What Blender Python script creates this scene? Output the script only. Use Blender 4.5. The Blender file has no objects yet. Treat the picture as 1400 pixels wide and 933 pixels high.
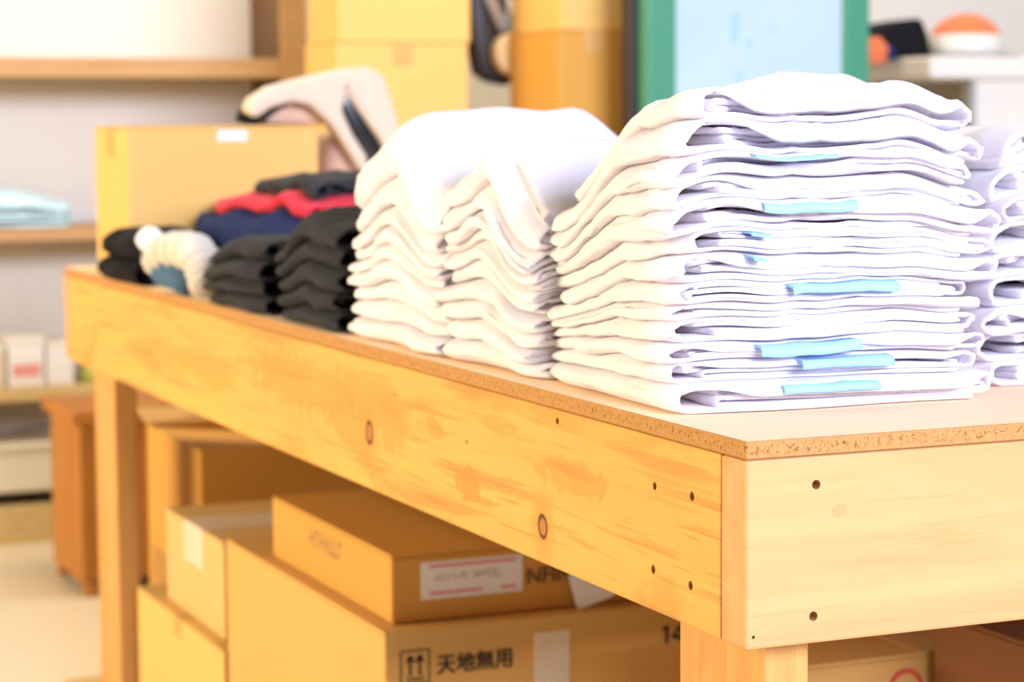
import bpy, bmesh, math, random
import numpy as np
from mathutils import Vector, Matrix

# ------------------------------------------------------------------ camera
S = bpy.context.scene
COL = S.collection
CAM = np.array([-0.78433, -1.39881, 0.98975])
YAW, PITCH, ROLL, FPX = 0.405978, -0.095217, -0.0063213, 3058.14
def cam_axes():
    cy, sy = math.cos(YAW), math.sin(YAW)
    f = np.array([sy * math.cos(PITCH), cy * math.cos(PITCH), math.sin(PITCH)])
    r = np.array([cy, -sy, 0.0]); u = np.cross(r, f)
    c, s = math.cos(ROLL), math.sin(ROLL)
    return np.array([c * r + s * u, -s * r + c * u, f])
AX = cam_axes()
def at(u, v, ax, val):
    """point where the photo pixel (u,v) meets the plane axis ax = val"""
    d = AX.T @ np.array([(u - 700) / FPX, -(v - 466.5) / FPX, 1.0])
    return CAM + d * ((val - CAM[ax]) / d[ax])
cd = bpy.data.cameras.new('camera'); co = bpy.data.objects.new('camera', cd); COL.objects.link(co)
m = Matrix.Identity(4)
for i in range(3):
    m[i][0], m[i][1], m[i][2], m[i][3] = AX[0][i], AX[1][i], -AX[2][i], CAM[i]
co.matrix_world = m
cd.sensor_width = 36.0; cd.lens = FPX / 1400 * 36
cd.dof.use_dof = True; cd.dof.focus_distance = 1.70; cd.dof.aperture_fstop = 6.8
cd.clip_start = 0.05
S.camera = co

# ------------------------------------------------------------------ light
S.view_settings.view_transform = 'Standard'; S.view_settings.look = 'None'
S.view_settings.gamma = 1.0; S.view_settings.use_curve_mapping = False
S.view_settings.exposure = 1.20
W = bpy.data.worlds.new('world'); S.world = W; W.use_nodes = True
bg = W.node_tree.nodes['Background']
bg.inputs[0].default_value = (1.0, 0.86, 0.68, 1); bg.inputs[1].default_value = 0.10
def area(name, loc, target, sx, sy, power, col):
    l = bpy.data.lights.new(name, 'AREA'); l.shape = 'RECTANGLE'; l.size = sx; l.size_y = sy
    l.energy = power; l.color = col
    o = bpy.data.objects.new(name, l); COL.objects.link(o); o.location = loc
    o.rotation_euler = (Vector(target) - Vector(loc)).to_track_quat('-Z', 'Y').to_euler()
    return o
area('window_daylight', (1.2, -6.2, 3.1), (0.3, 0.5, 0.85), 4.6, 2.0, 590, (0.70, 0.76, 1.0))
area('warm_side_window', (-3.6, 1.9, 1.6), (0.0, 1.6, 0.7), 4.0, 2.0, 116, (1.0, 0.83, 0.55))
area('backdrop_fill', (1.0, 2.9, 2.8), (1.0, 3.6, 0.6), 2.6, 1.0, 30, (1.0, 0.90, 0.76))  # unseen fill light, added to keep the backdrop from going dark
try:
    S.cycles.max_bounces = 14; S.cycles.diffuse_bounces = 9; S.cycles.transmission_bounces = 10
except Exception: pass

# ------------------------------------------------------------------ materials
MATS = {}
class NT:
    def __init__(s, name):
        s.m = bpy.data.materials.new(name); s.m.use_nodes = True
        s.t = s.m.node_tree; s.b = s.t.nodes['Principled BSDF']; s.N = s.t.nodes; s.L = s.t.links
        s.tc = s.N.new('ShaderNodeTexCoord')
    def node(s, typ, ins=None, **attr):
        n = s.N.new(typ)
        for k, v in attr.items(): setattr(n, k, v)
        for k, v in (ins or {}).items():
            if isinstance(v, bpy.types.NodeSocket): s.L.new(v, n.inputs[k])
            else: n.inputs[k].default_value = v
        return n
    def coord(s, scale=(1, 1, 1), loc=(0, 0, 0)):
        return s.node('ShaderNodeMapping', {'Vector': s.tc.outputs['Object'], 'Scale': scale, 'Location': loc}).outputs[0]
    def noise(s, vec, scale=5, detail=4, rough=.5, dist=0):
        return s.node('ShaderNodeTexNoise', {'Vector': vec, 'Scale': scale, 'Detail': detail, 'Roughness': rough, 'Distortion': dist}).outputs[0]
    def ramp(s, fac, stops):
        n = s.node('ShaderNodeValToRGB', {'Fac': fac}); e = n.color_ramp.elements
        while len(e) < len(stops): e.new(0.5)
        for i, (p, c) in enumerate(stops):
            e[i].position = p; e[i].color = (c, c, c, 1) if not hasattr(c, '__len__') else (*c[:3], 1)
        return n.outputs[0]
    def mix(s, fac, a, b, mode='MIX'):
        n = s.node('ShaderNodeMix', data_type='RGBA', blend_type=mode)
        for idx, v in ((0, fac), (6, a), (7, b)):
            if isinstance(v, bpy.types.NodeSocket): s.L.new(v, n.inputs[idx])
            else: n.inputs[idx].default_value = v if idx == 0 else (*v[:3], 1)
        return n.outputs[2]
    def math(s, op, a, b=0.0):
        n = s.node('ShaderNodeMath', operation=op)
        for idx, v in ((0, a), (1, b)):
            if isinstance(v, bpy.types.NodeSocket): s.L.new(v, n.inputs[idx])
            else: n.inputs[idx].default_value = v
        return n.outputs[0]
    def bump(s, h, strength=.2, dist=.002):
        n = s.node('ShaderNodeBump', {'Height': h, 'Strength': strength, 'Distance': dist}); s.L.new(n.outputs[0], s.b.inputs['Normal'])
    def col(s, c):
        if isinstance(c, bpy.types.NodeSocket): s.L.new(c, s.b.inputs['Base Color'])
        else: s.b.inputs['Base Color'].default_value = (*c[:3], 1)
    def rough(s, r, spec=.3):
        s.b.inputs['Roughness'].default_value = r; s.b.inputs['Specular IOR Level'].default_value = spec

def scl(c, k): return tuple(min(1, x * k) for x in c)
def mat_plain(name, c, r=.6, var=.06, bump=0.0, scale=8, spec=.3):
    t = NT(name); n = t.noise(t.coord(), scale, 3); c = scl(c, .78)
    t.col(t.mix(n, scl(c, 1 - var), scl(c, 1 + var))); t.rough(r, spec)
    if bump: t.bump(t.noise(t.coord(), scale * 12, 3), bump, .001)
    return t.m
def mat_pine(name, c, along=1, knots=(), stains=(), patch=.55, dark=(.40, .17, .035)):
    t = NT(name); c = scl(c, .69)
    sc = [26.0, 26.0, 26.0]; sc[along] = 1.6
    vec = t.coord(tuple(sc)); g = t.noise(vec, 1.0, 5, .6, .6)
    c0 = t.mix(t.ramp(g, [(.30, 0), (.72, 1)]), scl(c, .90), scl(c, 1.07))
    sc2 = [9.0, 9.0, 9.0]; sc2[along] = 2.2
    p = t.ramp(t.noise(t.coord(tuple(sc2), (3.1, 1.7, .4)), 1.0, 5, .62, .9), [(.52, 0), (.60, 1)])
    c1 = t.mix(t.math('MULTIPLY', p, min(1, patch * 1.5)), c0, (c[0] * .90, c[1] * .76, c[2] * .58))
    sc3 = [70.0, 70.0, 70.0]; sc3[along] = 4.0
    l = t.ramp(t.noise(t.coord(tuple(sc3), (.3, 7, 2)), 1.0, 2, .5, .4), [(.57, 0), (.67, 1)])
    c2 = t.mix(t.math('MULTIPLY', l, .55 * patch / .55), c1, dark)
    sc4 = [210.0, 210.0, 210.0]; sc4[along] = 7.0
    l2 = t.ramp(t.noise(t.coord(tuple(sc4), (1.3, 2, 5)), 1.0, 2, .5, .3), [(.60, 0), (.68, 1)])
    reg = t.ramp(t.noise(t.coord(tuple(sc2), (8, 3, 1)), .8, 2), [(.42, 0), (.58, 1)])
    c2 = t.mix(t.math('MULTIPLY', t.math('MULTIPLY', l2, reg), patch), c2, (c[0] * .62, c[1] * .45, c[2] * .30))
    if knots or stains:
        sep = t.node('ShaderNodeSeparateXYZ', {'Vector': t.tc.outputs['Object']})
        wob = t.noise(t.coord((1, 1, 1)), 60, 2)
        def dist(ka, kb, ra, rb, a, b, wamp):
            da = t.math('DIVIDE', t.math('SUBTRACT', a, ka), ra); db = t.math('DIVIDE', t.math('SUBTRACT', b, kb), rb)
            d = t.math('SQRT', t.math('ADD', t.math('MULTIPLY', da, da), t.math('MULTIPLY', db, db)))
            return t.math('ADD', d, t.math('MULTIPLY', t.math('SUBTRACT', wob, .5), wamp))
        a, b = sep.outputs[along], sep.outputs[2]
        for (ka, kb, ra, rb, s) in stains:
            d = dist(ka, kb, ra, rb, a, b, 1.6)
            c2 = t.mix(t.ramp(d, [(.8, s), (.95, 0)]), c2, (c[0] * .86, c[1] * .62, c[2] * .45))
        for (ka, kb, r) in knots:
            halo = dist(ka, kb, r * 3.0, r * 4.2, a, b, .5)
            c2 = t.mix(t.ramp(halo, [(.3, .75), (1.0, 0)]), c2, (c[0] * .90, c[1] * .66, c[2] * .45))
            d = dist(ka, kb, r, r * 1.12, a, b, .25)
            c2 = t.mix(t.ramp(d, [(0, .5), (.55, .35), (.58, .45), (.68, 1), (.97, 1), (1.0, 0)]), c2, (.09, .028, .006))
    t.col(c2); t.rough(.55, .25); t.bump(g, .12, .001)
    return t.m
def mat_card(name, c, r=.75):
    t = NT(name); c = scl(c, .84)
    n = t.noise(t.coord((4, 4, 60)), 1, 3); b = t.noise(t.coord(), 3, 2)
    t.col(t.mix(b, t.mix(n, scl(c, .95), scl(c, 1.03)), scl(c, 1.05))); t.rough(r, .2)
    t.bump(n, .06, .001); return t.m
def mat_cloth(name, c, weave=.10, sheen=.15, r=.85, trans=0.0):
    c = c if trans else scl(c, .72)
    t = NT(name); n = t.noise(t.coord(), 30, 3)
    t.col(t.mix(n, scl(c, .97), scl(c, 1.02))); t.rough(r, .12)
    t.b.inputs['Sheen Weight'].default_value = sheen
    if trans:
        lav = (c[0] * .95, c[1] * .93, min(1, c[2] * 1.04))
        tr = t.node('ShaderNodeBsdfTranslucent', {'Color': (*lav, 1)}); mx = t.node('ShaderNodeMixShader', {0: trans})
        t.L.new(t.b.outputs[0], mx.inputs[1]); t.L.new(tr.outputs[0], mx.inputs[2])
        t.L.new(mx.outputs[0], t.N['Material Output'].inputs['Surface'])
    f = t.noise(t.coord(), 900, 2); w = t.noise(t.coord((1, 1, 1.0)), 55, 4, .55, .8)
    t.bump(t.math('ADD', t.math('MULTIPLY', f, .12), w), weave, .004); return t.m
def mat_emit(name, c, s):
    t = NT(name); t.col((.05, .05, .05))
    n = t.noise(t.coord((1, 1, 1)), 7, 2)
    cc = t.mix(t.ramp(n, [(.40, 0), (.60, 1)]), scl(c, .96), c)
    t.L.new(cc, t.b.inputs['Emission Color']); t.b.inputs['Emission Strength'].default_value = s; return t.m
def mat_chip():
    t = NT('chipboard_edge'); v = t.coord((1, 1, 1))
    n = t.noise(v, 300, 3, .7, .5); n2 = t.noise(v, 170, 2)
    base = t.mix(n2, (.40, .175, .045), (.47, .27, .10))
    ck = t.ramp(n, [(.38, 1), (.47, 0)])
    mid = t.node('ShaderNodeSeparateXYZ', {'Vector': t.tc.outputs['Object']}).outputs[2]
    core = t.ramp(t.math('DIVIDE', t.math('ABSOLUTE', t.math('SUBTRACT', mid, .757)), .0068), [(.35, 1), (.85, .1)])
    t.col(t.mix(t.math('MULTIPLY', ck, core), base, (.24, .085, .015))); t.rough(.8, .2); t.bump(n, .5, .001)
    return t.m

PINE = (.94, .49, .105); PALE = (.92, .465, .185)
k1 = at(505, 592, 0, 0); k2 = at(742, 720, 0, 0); s1 = at(640, 663, 0, 0)
M = dict(
    side=mat_pine('pine_side_board', PINE, 1, [(k1[1], k1[2], .0125), (k2[1], k2[2], .0105)],
                  [(s1[1], s1[2], .034, .019, .8), (.74, .688, .05, .03, .5), (.62, .70, .03, .012, .55), (.30, .695, .075, .016, .5), (1.05, .70, .22, .035, .55)]),
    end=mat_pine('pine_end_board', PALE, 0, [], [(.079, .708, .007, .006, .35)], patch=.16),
    leg=mat_pine('pine_leg', (.80, .42, .12), 2, patch=.35),
    plank=mat_pine('pine_plank', (.80, .58, .26), 1, patch=.2),
    shelfwood=mat_pine('shelf_wood', (.54, .31, .12), 0, patch=.3),
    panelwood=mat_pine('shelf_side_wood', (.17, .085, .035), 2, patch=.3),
    brownwood=mat_pine('brown_wood', (.62, .25, .05), 2, patch=.5),
    darkbrown=mat_card('dark_brown_card', (.20, .075, .025)),
    top=mat_plain('tabletop_face', (1.16, .86, .56), .75, .02, spec=.1), chip=mat_chip(),
    white=mat_cloth('white_cotton', (.94, .915, .92), .14, trans=.36), charcoal=mat_cloth('charcoal_cotton', (.036, .034, .040), .25, .02),
    black=mat_cloth('black_cotton', (.010, .009, .010), .2, .0), navy=mat_cloth('navy_cotton', (.016, .030, .12), .2, .0),
    red=mat_cloth('red_cotton', (.80, .035, .075), .2, .05), blue=mat_cloth('light_blue_tape', (.42, .78, 1.30), .05, .1),
    paleblue=mat_cloth('pale_blue_cotton', (.58, .80, .84), .2), cream=mat_cloth('cream_cloth', (.84, .70, .52), .15),
    pink=mat_cloth('pink_beige_cloth', (.80, .52, .36), .15), knit=mat_cloth('cream_knit', (.80, .72, .60), .5),
    blueknit=mat_cloth('blue_knit', (.10, .20, .34), .5),
    card=mat_card('cardboard', (.68, .38, .11)), card2=mat_card('cardboard_yellow', (.74, .46, .14)),
    card3=mat_card('cardboard_light', (.68, .44, .17)), cardd=mat_card('cardboard_orange', (.62, .31, .06)),
    tape=mat_plain('clear_tape', (.66, .38, .11), .5, .05, spec=.2), whitetape=mat_plain('frosted_tape', (.80, .66, .48), .35, .12, scale=90),
    ink=mat_plain('black_ink', (.02, .016, .014), .7, .1), brownink=mat_plain('brown_ink', (.17, .085, .03), .7, .1), faint=mat_plain('faded_ink', (.36, .21, .09), .7, .1),
    redink=mat_plain('red_ink', (.70, .10, .05), .6, .05), pinkink=mat_plain('pink_ink', (.80, .33, .30), .6, .05),
    greyink=mat_plain('grey_ink', (.42, .36, .33), .6, .1),
    paper=mat_plain('white_paper', (.86, .82, .78), .7, .03),
    wall=mat_plain('wall_paint', (.74, .68, .58), .8, .02), floor=mat_plain('floor_vinyl', (.86, .74, .54), .35, .03, scale=3),
    green=mat_plain('green_frame', (.07, .30, .18), .4, .06), grey=mat_plain('grey_plastic', (.33, .34, .33), .4, .04),
    dark=mat_plain('dark_plastic', (.03, .022, .016), .45, .2), screen=mat_emit('lit_screen', (.62, .83, 1.0), .40),
    mark=mat_emit('screen_mark', (.45, .72, 1.0), .40),
    offwhite=mat_plain('offwhite_paint', (.84, .78, .67), .5, .02), steel=mat_plain('grey_steel', (.45, .43, .40), .4, .05),
    orange=mat_cloth('orange_cloth', (.90, .22, .08), .1), yellowgreen=mat_plain('yellow_green_plastic', (.62, .66, .16), .5, .05),
    tan=mat_card('tan_paper', (.86, .62, .30)), grey2=mat_plain('grey_webbing', (.40, .33, .25), .7, .1),
    gloss=mat_plain('glossy_black', (.012, .012, .013), .18, .1, spec=.6),
    hole=mat_plain('hole_wood', (.62, .32, .10), .8, .1),
)

# ------------------------------------------------------------------ mesh helpers
def link(name, verts, faces, mat, parent=None, loc=(0, 0, 0), smooth=False, bevel=0, seg=2, matidx=None):
    """verts in world space; stored relative to the thing's base point"""
    me = bpy.data.meshes.new(name)
    base = Vector(parent['_b']) if parent is not None else Vector(loc)
    v = np.asarray(verts, float) - np.array(base)
    me.from_pydata(v.tolist(), [], [tuple(f) for f in faces])
    for mm in (mat if isinstance(mat, (list, tuple)) else [mat]): me.materials.append(mm)
    if matidx is not None: me.polygons.foreach_set('material_index', matidx)
    if bevel:
        bm = bmesh.new(); bm.from_mesh(me)
        bmesh.ops.recalc_face_normals(bm, faces=bm.faces)
        ed = [e for e in bm.edges if len(e.link_faces) == 2 and e.calc_face_angle(0) > .6]
        bmesh.ops.bevel(bm, geom=ed, offset=bevel, segments=seg, profile=.5, affect='EDGES', clamp_overlap=True)
        bm.to_mesh(me); bm.free()
    if smooth:
        me.polygons.foreach_set('use_smooth', [True] * len(me.polygons))
    o = bpy.data.objects.new(name, me); COL.objects.link(o)
    if parent is not None: o.parent = parent
    else: o.location = base
    o['_b'] = list(base)
    return o
def tag(o, label, cat, group=None):
    o['label'] = label; o['category'] = cat
    if group: o['group'] = group
    return o
def struct(o, label=None):
    o['kind'] = 'structure'
    if label: o['label'] = label
    return o
def thing(name, label, cat, loc, group=None):
    o = bpy.data.objects.new(name, None); COL.objects.link(o); o.location = loc; o['_b'] = list(map(float, loc))
    o.empty_display_size = .05
    return tag(o, label, cat, group)
def boxv(x0, x1, y0, y1, z0, z1):
    v = [(x, y, z) for z in (z0, z1) for y in (y0, y1) for x in (x0, x1)]
    f = [(0, 2, 3, 1), (4, 5, 7, 6), (0, 1, 5, 4), (2, 6, 7, 3), (0, 4, 6, 2), (1, 3, 7, 5)]
    return v, f
def box(name, b, mat, parent=None, bevel=.002, seg=2, loc=None):
    v, f = boxv(*b)
    if parent is None and loc is None: loc = ((b[0] + b[1]) / 2, (b[2] + b[3]) / 2, b[4])
    return link(name, v, f, mat, parent, loc or (0, 0, 0), bevel=bevel, seg=seg)
def rotv(verts, ang, c):
    v = np.asarray(verts, float).copy(); ca, sa = math.cos(ang), math.sin(ang)
    x, y = v[:, 0] - c[0], v[:, 1] - c[1]
    v[:, 0] = c[0] + ca * x - sa * y; v[:, 1] = c[1] + sa * x + ca * y; return v
def merge(parts):
    V, F = [], []
    for v, f in parts:
        n = len(V); V.extend([tuple(p) for p in v]); F.extend([tuple(i + n for i in q) for q in f])
    return V, F
def tube(pts, rad, n=10, caps=True):
    pts = [Vector(p) for p in pts]; V, F = [], []
    R = rad if hasattr(rad, '__len__') else [rad] * len(pts)
    up = Vector((0, 0, 1))
    for i, p in enumerate(pts):
        d = (pts[min(i + 1, len(pts) - 1)] - pts[max(i - 1, 0)]).normalized()
        a = d.cross(up)
        if a.length < .05: a = d.cross(Vector((1, 0, 0)))
        a.normalize(); b = a.cross(d).normalized()
        for k in range(n):
            t = 2 * math.pi * k / n; V.append(tuple(p + (a * math.cos(t) + b * math.sin(t)) * R[i]))
    for i in range(len(pts) - 1):
        for k in range(n):
            k2 = (k + 1) % n; F.append((i * n + k, i * n + k2, (i + 1) * n + k2, (i + 1) * n + k))
    if caps: F.append(tuple(range(n))[::-1]); F.append(tuple((len(pts) - 1) * n + k for k in range(n)))
    return V, F
def lathe(prof, c, n=28, axis=2):
    V, F = [], []
    for (r, h) in prof:
        for k in range(n):
            t = 2 * math.pi * k / n; p = [r * math.cos(t), r * math.sin(t), h]
            if axis == 1: p = [p[0], p[2], p[1]]
            V.append((c[0] + p[0], c[1] + p[1], c[2] + p[2]))
    for i in range(len(prof) - 1):
        for k in range(n):
            k2 = (k + 1) % n; F.append((i * n + k, i * n + k2, (i + 1) * n + k2, (i + 1) * n + k))
    F.append(tuple(range(n))[::-1]); F.append(tuple((len(prof) - 1) * n + k for k in range(n)))
    return V, F
def slab_from_px(px, y0, depth):
    """outline given in photo pixels on the plane y=y0, given a real depth"""
    a = [at(u, v, 1, y0) for u, v in px]; n = len(a)
    V = [tuple(p) for p in a] + [(p[0], p[1] + depth, p[2]) for p in a]
    F = [tuple(range(n)), tuple(range(2 * n - 1, n - 1, -1))] + [(i, i + n, (i + 1) % n + n, (i + 1) % n) for i in range(n)]
    return V, F
def puffy(name, V, F, mat, parent, width=.012, seg=4):
    return link(name, V, F, mat, parent, smooth=True, bevel=width, seg=seg)
FONT = None
def text_mesh(txt, size, origin, face, name, mat, parent, sx=1.0, shear=0.0, bold=.0, heavy=0.0):
    c = bpy.data.curves.new('t', 'FONT'); c.body = txt; c.size = size; c.offset = bold; c.shear = shear; c.fill_mode = 'BOTH'
    o = bpy.data.objects.new('t', c); COL.objects.link(o)
    dg = bpy.context.evaluated_depsgraph_get(); me = bpy.data.meshes.new_from_object(o.evaluated_get(dg))
    bpy.data.objects.remove(o); bpy.data.curves.remove(c)
    vs = np.array([v.co[:] for v in me.vertices]); fs = [tuple(p.vertices) for p in me.polygons]; bpy.data.meshes.remove(me)
    if heavy:
        n0 = len(vs); sh_ = [(0, 0), (heavy, 0), (0, heavy * .6), (heavy, heavy * .6)]
        fs = [tuple(i + k * n0 for i in q) for k in range(4) for q in fs]; vs = np.concatenate([vs + np.array([a, b, 0]) for a, b in sh_])
    out = np.zeros_like(vs)
    if face == '-y': out[:, 0] = origin[0] + vs[:, 0] * sx; out[:, 1] = origin[1] - (np.arange(len(vs)) // max(1, len(vs) // (4 if heavy else 1))) * .00004; out[:, 2] = origin[2] + vs[:, 1]
    else: out[:, 0] = origin[0]; out[:, 1] = origin[1] - vs[:, 0] * sx; out[:, 2] = origin[2] + vs[:, 1]
    return link(name, out, fs, mat, parent)

# ------------------------------------------------------------------ room
WY = 4.22
struct(box('floor', (-4, 7, -5, WY + .1, -.05, 0), M['floor'], bevel=0))
struct(box('wall_back', (-4, 7, WY, WY + .1, 0, 3.0), M['wall'], bevel=0))
struct(box('baseboard_back', (-4, 7, WY - .012, WY, 0, .07), M['offwhite'], bevel=.002))

# ------------------------------------------------------------------ work table
TW, TL, TH, BW, BT = .92, 2.316, .75, .14, .038
TOPZ = TH + .0135
tb = thing('work_table', 'pine lumber work table with chipboard top carrying the shirt stacks', 'table', (0, 0, 0))
def drilled(name, b, mat, holes):
    o = box(name, b, [mat, M['hole']], tb, bevel=.0025, seg=2)
    if not holes: return o
    V, F = [], []
    for (c, ax, r, depth) in holes:
        p0 = Vector(c); d = Vector((0, 0, 0)); d[ax] = 1
        v, f = tube([p0 - d * .01, p0 + d * depth], r, 14); V, F = merge([(V, F), (v, f)])
    ct = link('cutter', V, F, M['hole']); ct.data.materials.clear(); ct.data.materials.append(mat); ct.data.materials.append(M['hole'])
    ct.data.polygons.foreach_set('material_index', [1] * len(ct.data.polygons))
    bm = bmesh.new(); bm.from_mesh(ct.data); bmesh.ops.recalc_face_normals(bm, faces=bm.faces); bm.to_mesh(ct.data); bm.free()
    md = o.modifiers.new('b', 'BOOLEAN'); md.operation = 'DIFFERENCE'; md.object = ct; md.solver = 'EXACT'
    dg = bpy.context.evaluated_depsgraph_get(); me = bpy.data.meshes.new_from_object(o.evaluated_get(dg))
    o.modifiers.clear(); old = o.data; o.data = me; bpy.data.meshes.remove(old)
    bpy.data.objects.remove(ct); return o
sh = [(at(u, v, 0, 0), 0, r, dp) for u, v, r, dp in ((895, 665, .0033, .010), (946, 679, .0036, .014), (893, 779, .0036, .008), (944, 801, .0036, .009), (762, 576, .0032, .016), (638, 604, .002, .01), (540, 540, .0018, .006))]
eh = [(at(u, v, 1, 0), 1, r, dp) for u, v, r, dp in ((1116, 663, .0036, .012), (1112, 843, .0036, .010), (1030, 872, .0014, .006))]
drilled('side_board', (0, BT, BT + .0006, TL - BT, TH - BW, TH - .0006), M['side'], sh)
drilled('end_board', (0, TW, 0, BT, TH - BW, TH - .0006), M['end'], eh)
box('side_board', (TW - BT, TW, BT + .0006, TL - BT, TH - BW, TH - .0006), M['plank'], tb)
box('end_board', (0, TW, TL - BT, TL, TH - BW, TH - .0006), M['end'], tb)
for x0 in (BT, TW - BT - BT):
    for y0 in (BT, TL - BT - .14):
        box('leg', (x0 + .0004, x0 + .0385, y0 + .0004, y0 + .14, .038, TH - .0006), M['leg'], tb, bevel=.003)
for y0 in (.02, TL - .19):
    for x0 in (0.0, TW - .15):
        box('foot_board', (x0, x0 + .15, y0, y0 + .30 if y0 > 1 else y0 + .16, 0, .038), M['plank'], tb, bevel=.004)
v, f = boxv(0, TW, 0, TL, TH, TOPZ)
link('tabletop', v, f, [M['chip'], M['top']], tb, bevel=.001, seg=1)
tt = [o for o in tb.children if o.name.startswith('tabletop')][0]
tt.data.polygons.foreach_set('material_index', [1 if p.normal.z > .9 else 0 for p in tt.data.polygons])

# ------------------------------------------------------------------ folded clothes
class Rn:
    """smooth random field of (x, y, f)"""
    def __init__(s, seed, lx, ly, kf=0.0, n=7):
        r = np.random.RandomState(seed)
        s.k = r.normal(0, 1, (n, 2)) * np.array([2 * math.pi / lx, 2 * math.pi / ly]) * .55
        s.kf = r.uniform(-1, 1, n) * kf; s.p = r.uniform(0, 6.28, n); s.a = r.uniform(.5, 1, n); s.a /= np.sqrt((s.a ** 2).sum() / 2) * 1.6
    def __call__(s, x, y, f=0.0):
        o = 0
        for i in range(len(s.a)): o = o + s.a[i] * np.cos(s.k[i, 0] * x + s.k[i, 1] * y + s.kf[i] * f + s.p[i])
        return o
def sstep(x): x = np.clip(x, 0, 1); return x * x * (3 - 2 * x)
class Stack:
    def __init__(s, x0, y0, w, d, seed, drop_back=.28, drop_left=.10, drop_right=.18, drop_front=.06, z0=TOPZ, rot=0.0, amp=1.0, pull=.026):
        s.__dict__.update(locals()); s.tops = []; s.op = (.04, .14); s.fr = .25
    def pillow(s, x, y):
        b = 1 - s.drop_back * sstep((y / s.d - .35) / .65) - s.drop_front * sstep(1 - y / (s.d * s.fr))
        b = b - s.drop_left * np.exp(-np.clip(x, 0, 9) / .022) - s.drop_right * sstep((x / s.w - .72) / .3)
        return b
    def top(s, x, y):
        z = 0 * x + .0008
        for (t, n1, n2, n3) in s.tops:
            cr = (1 - np.abs(np.sin(2.2 * n3(x, y)))) ** 5
            z = z + t * np.clip(s.pillow(x, y) * (1 + s.amp * (.12 * n1(x, y) + .035 * n2(x, y))) + .06 * cr * s.amp, .35, 2)
        return z
def shirt(st, t, mat, name, label, cat, group, seed, levels=6, dx=.007, ny=26, jit=.007, xl=None, xr=None, yf=None, yb=None,
          opening=None, drape=None, fold=True, tau=None, twist=None, bands=(), rightpt=0.0, parent=None):
    R = np.random.RandomState(seed)
    xl = R.uniform(-jit, jit) * .7 if xl is None else xl
    xr = st.w + R.uniform(-jit, jit) * 1.6 if xr is None else xr
    yf = R.uniform(-jit, jit) * .8 if yf is None else yf
    yb = st.d + R.uniform(-jit, jit) if yb is None else yb
    twist = R.uniform(-.022, .022) if twist is None else twist
    n1, n2, n3 = Rn(seed * 7 + 1, .26, .15), Rn(seed * 7 + 2, .10, .06), Rn(seed * 7 + 3, .30, .14)
    bottom = lambda x, y: Stack.top(st, x, y)
    prev = list(st.tops); st.tops = prev + [(t, n1, n2, n3)]
    tops_new = st.tops
    def bot(x, y): st.tops = prev; z = st.top(x, y); st.tops = tops_new; return z
    pitch = 1.0 / (levels - 1); tau = tau or min(.0048, t * pitch * .90)
    wR = xr - xl
    X, Fv = [], []; O = []
    drape = R.choice([0, .35, .55, .75]) if drape is None else drape
    def run(xa, xb, f):
        k = max(3, int(abs(xb - xa) / dx)); 
        for q in range(k): X.append(xa + (xb - xa) * q / k); Fv.append(f)
    def uturn(side, xe, f0, f1, rx):
        k = 7 if abs(f1 - f0) < .5 else 13
        for q in range(k + 1):
            th = math.pi * q / k; X.append(xe + side * rx * math.sin(th)); Fv.append(f0 + (f1 - f0) * (1 - math.cos(th)) / 2)
    rxo = min(.55 * t, .016)
    op = opening if opening is not None else R.uniform(st.op[0], st.op[1])
    L = [i * pitch for i in range(levels)]
    rs = .0035
    run(xr - R.uniform(.004, .03), xl + rxo, L[0])
    uturn(-1, xl + rxo, L[0], L[-1], rxo)
    top_end = xr - .006
    ka = len(X); run(xl + rxo, top_end, L[-1]); kb = len(X)
    if levels >= 4:
        uturn(1, top_end, L[-1], L[1], .006)
        cur = top_end; lv = 1
        while lv < levels - 2:
            xe = xl + wR * (op + R.uniform(-.03, .06)) + rs
            run(cur, xe, L[lv]); uturn(-1, xe, L[lv], L[lv + 1], rs); lv += 1
            cur = xr - R.uniform(.008, .03)
            run(xe, cur, L[lv])
            if lv < levels - 2:
                uturn(1, cur, L[lv], L[lv + 1], rs); lv += 1
                if lv == levels - 2:
                    xe = xl + wR * op * .8; run(cur, xe, L[lv]); X.append(xe); Fv.append(L[lv])
            else: X.append(cur); Fv.append(L[lv])
        if levels == 4 and lv == 1: pass
    X = np.array(X); Fv = np.array(Fv); K = len(X)
    ends = np.array([0, .12, .4, 1.0, 2.2]) * tau
    span = yb - yf
    vs = np.concatenate([ends, np.linspace(5 * tau, span - 5 * tau, ny), span - ends[::-1]])
    J = len(vs)
    hh = np.minimum(vs, span - vs); h = tau / 2 * np.sqrt(np.clip(1 - (1 - np.clip(hh / tau, 0, 1)) ** 2, 0, 1))
    ne = Rn(seed * 7 + 4, .15, .15, 9.0); nf = Rn(seed * 7 + 5, .30, .14, 22.0); nx = Rn(seed * 7 + 6, .2, .09, 3.0); ns = Rn(seed * 7 + 8, .05, .045, 6.0)
    Xg = X[:, None] + 0 * vs[None]; Fg = Fv[:, None] + 0 * vs[None]; Yg = yf + vs[None] + 0 * Xg
    s = vs[None] / span
    lw = np.clip((Xg - xl) / (xr - xl), -.1, 1.1)
    out = np.zeros(K); out[ka:kb] = 1
    wx = (sstep((X - xl - wR * op * .6) / (.035 + wR * op * .7)) * sstep((xr - X) / .03))[:, None]
    rho = .018
    tuck = ((Fv > 1 - drape - .05) & (out < .5) & (Fv < .999)).astype(float)[:, None] * wx * (drape > 0)
    Yg = Yg + tuck * rho * 1.05 * (1 - s) - .004 * out[:, None] * wx * (drape > 0) * (1 - s)
    edge = .0055 * ne(Xg, 0 * Xg, Fg)
    Yg = Yg + edge * (1 - s) - edge * .8 * s
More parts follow.
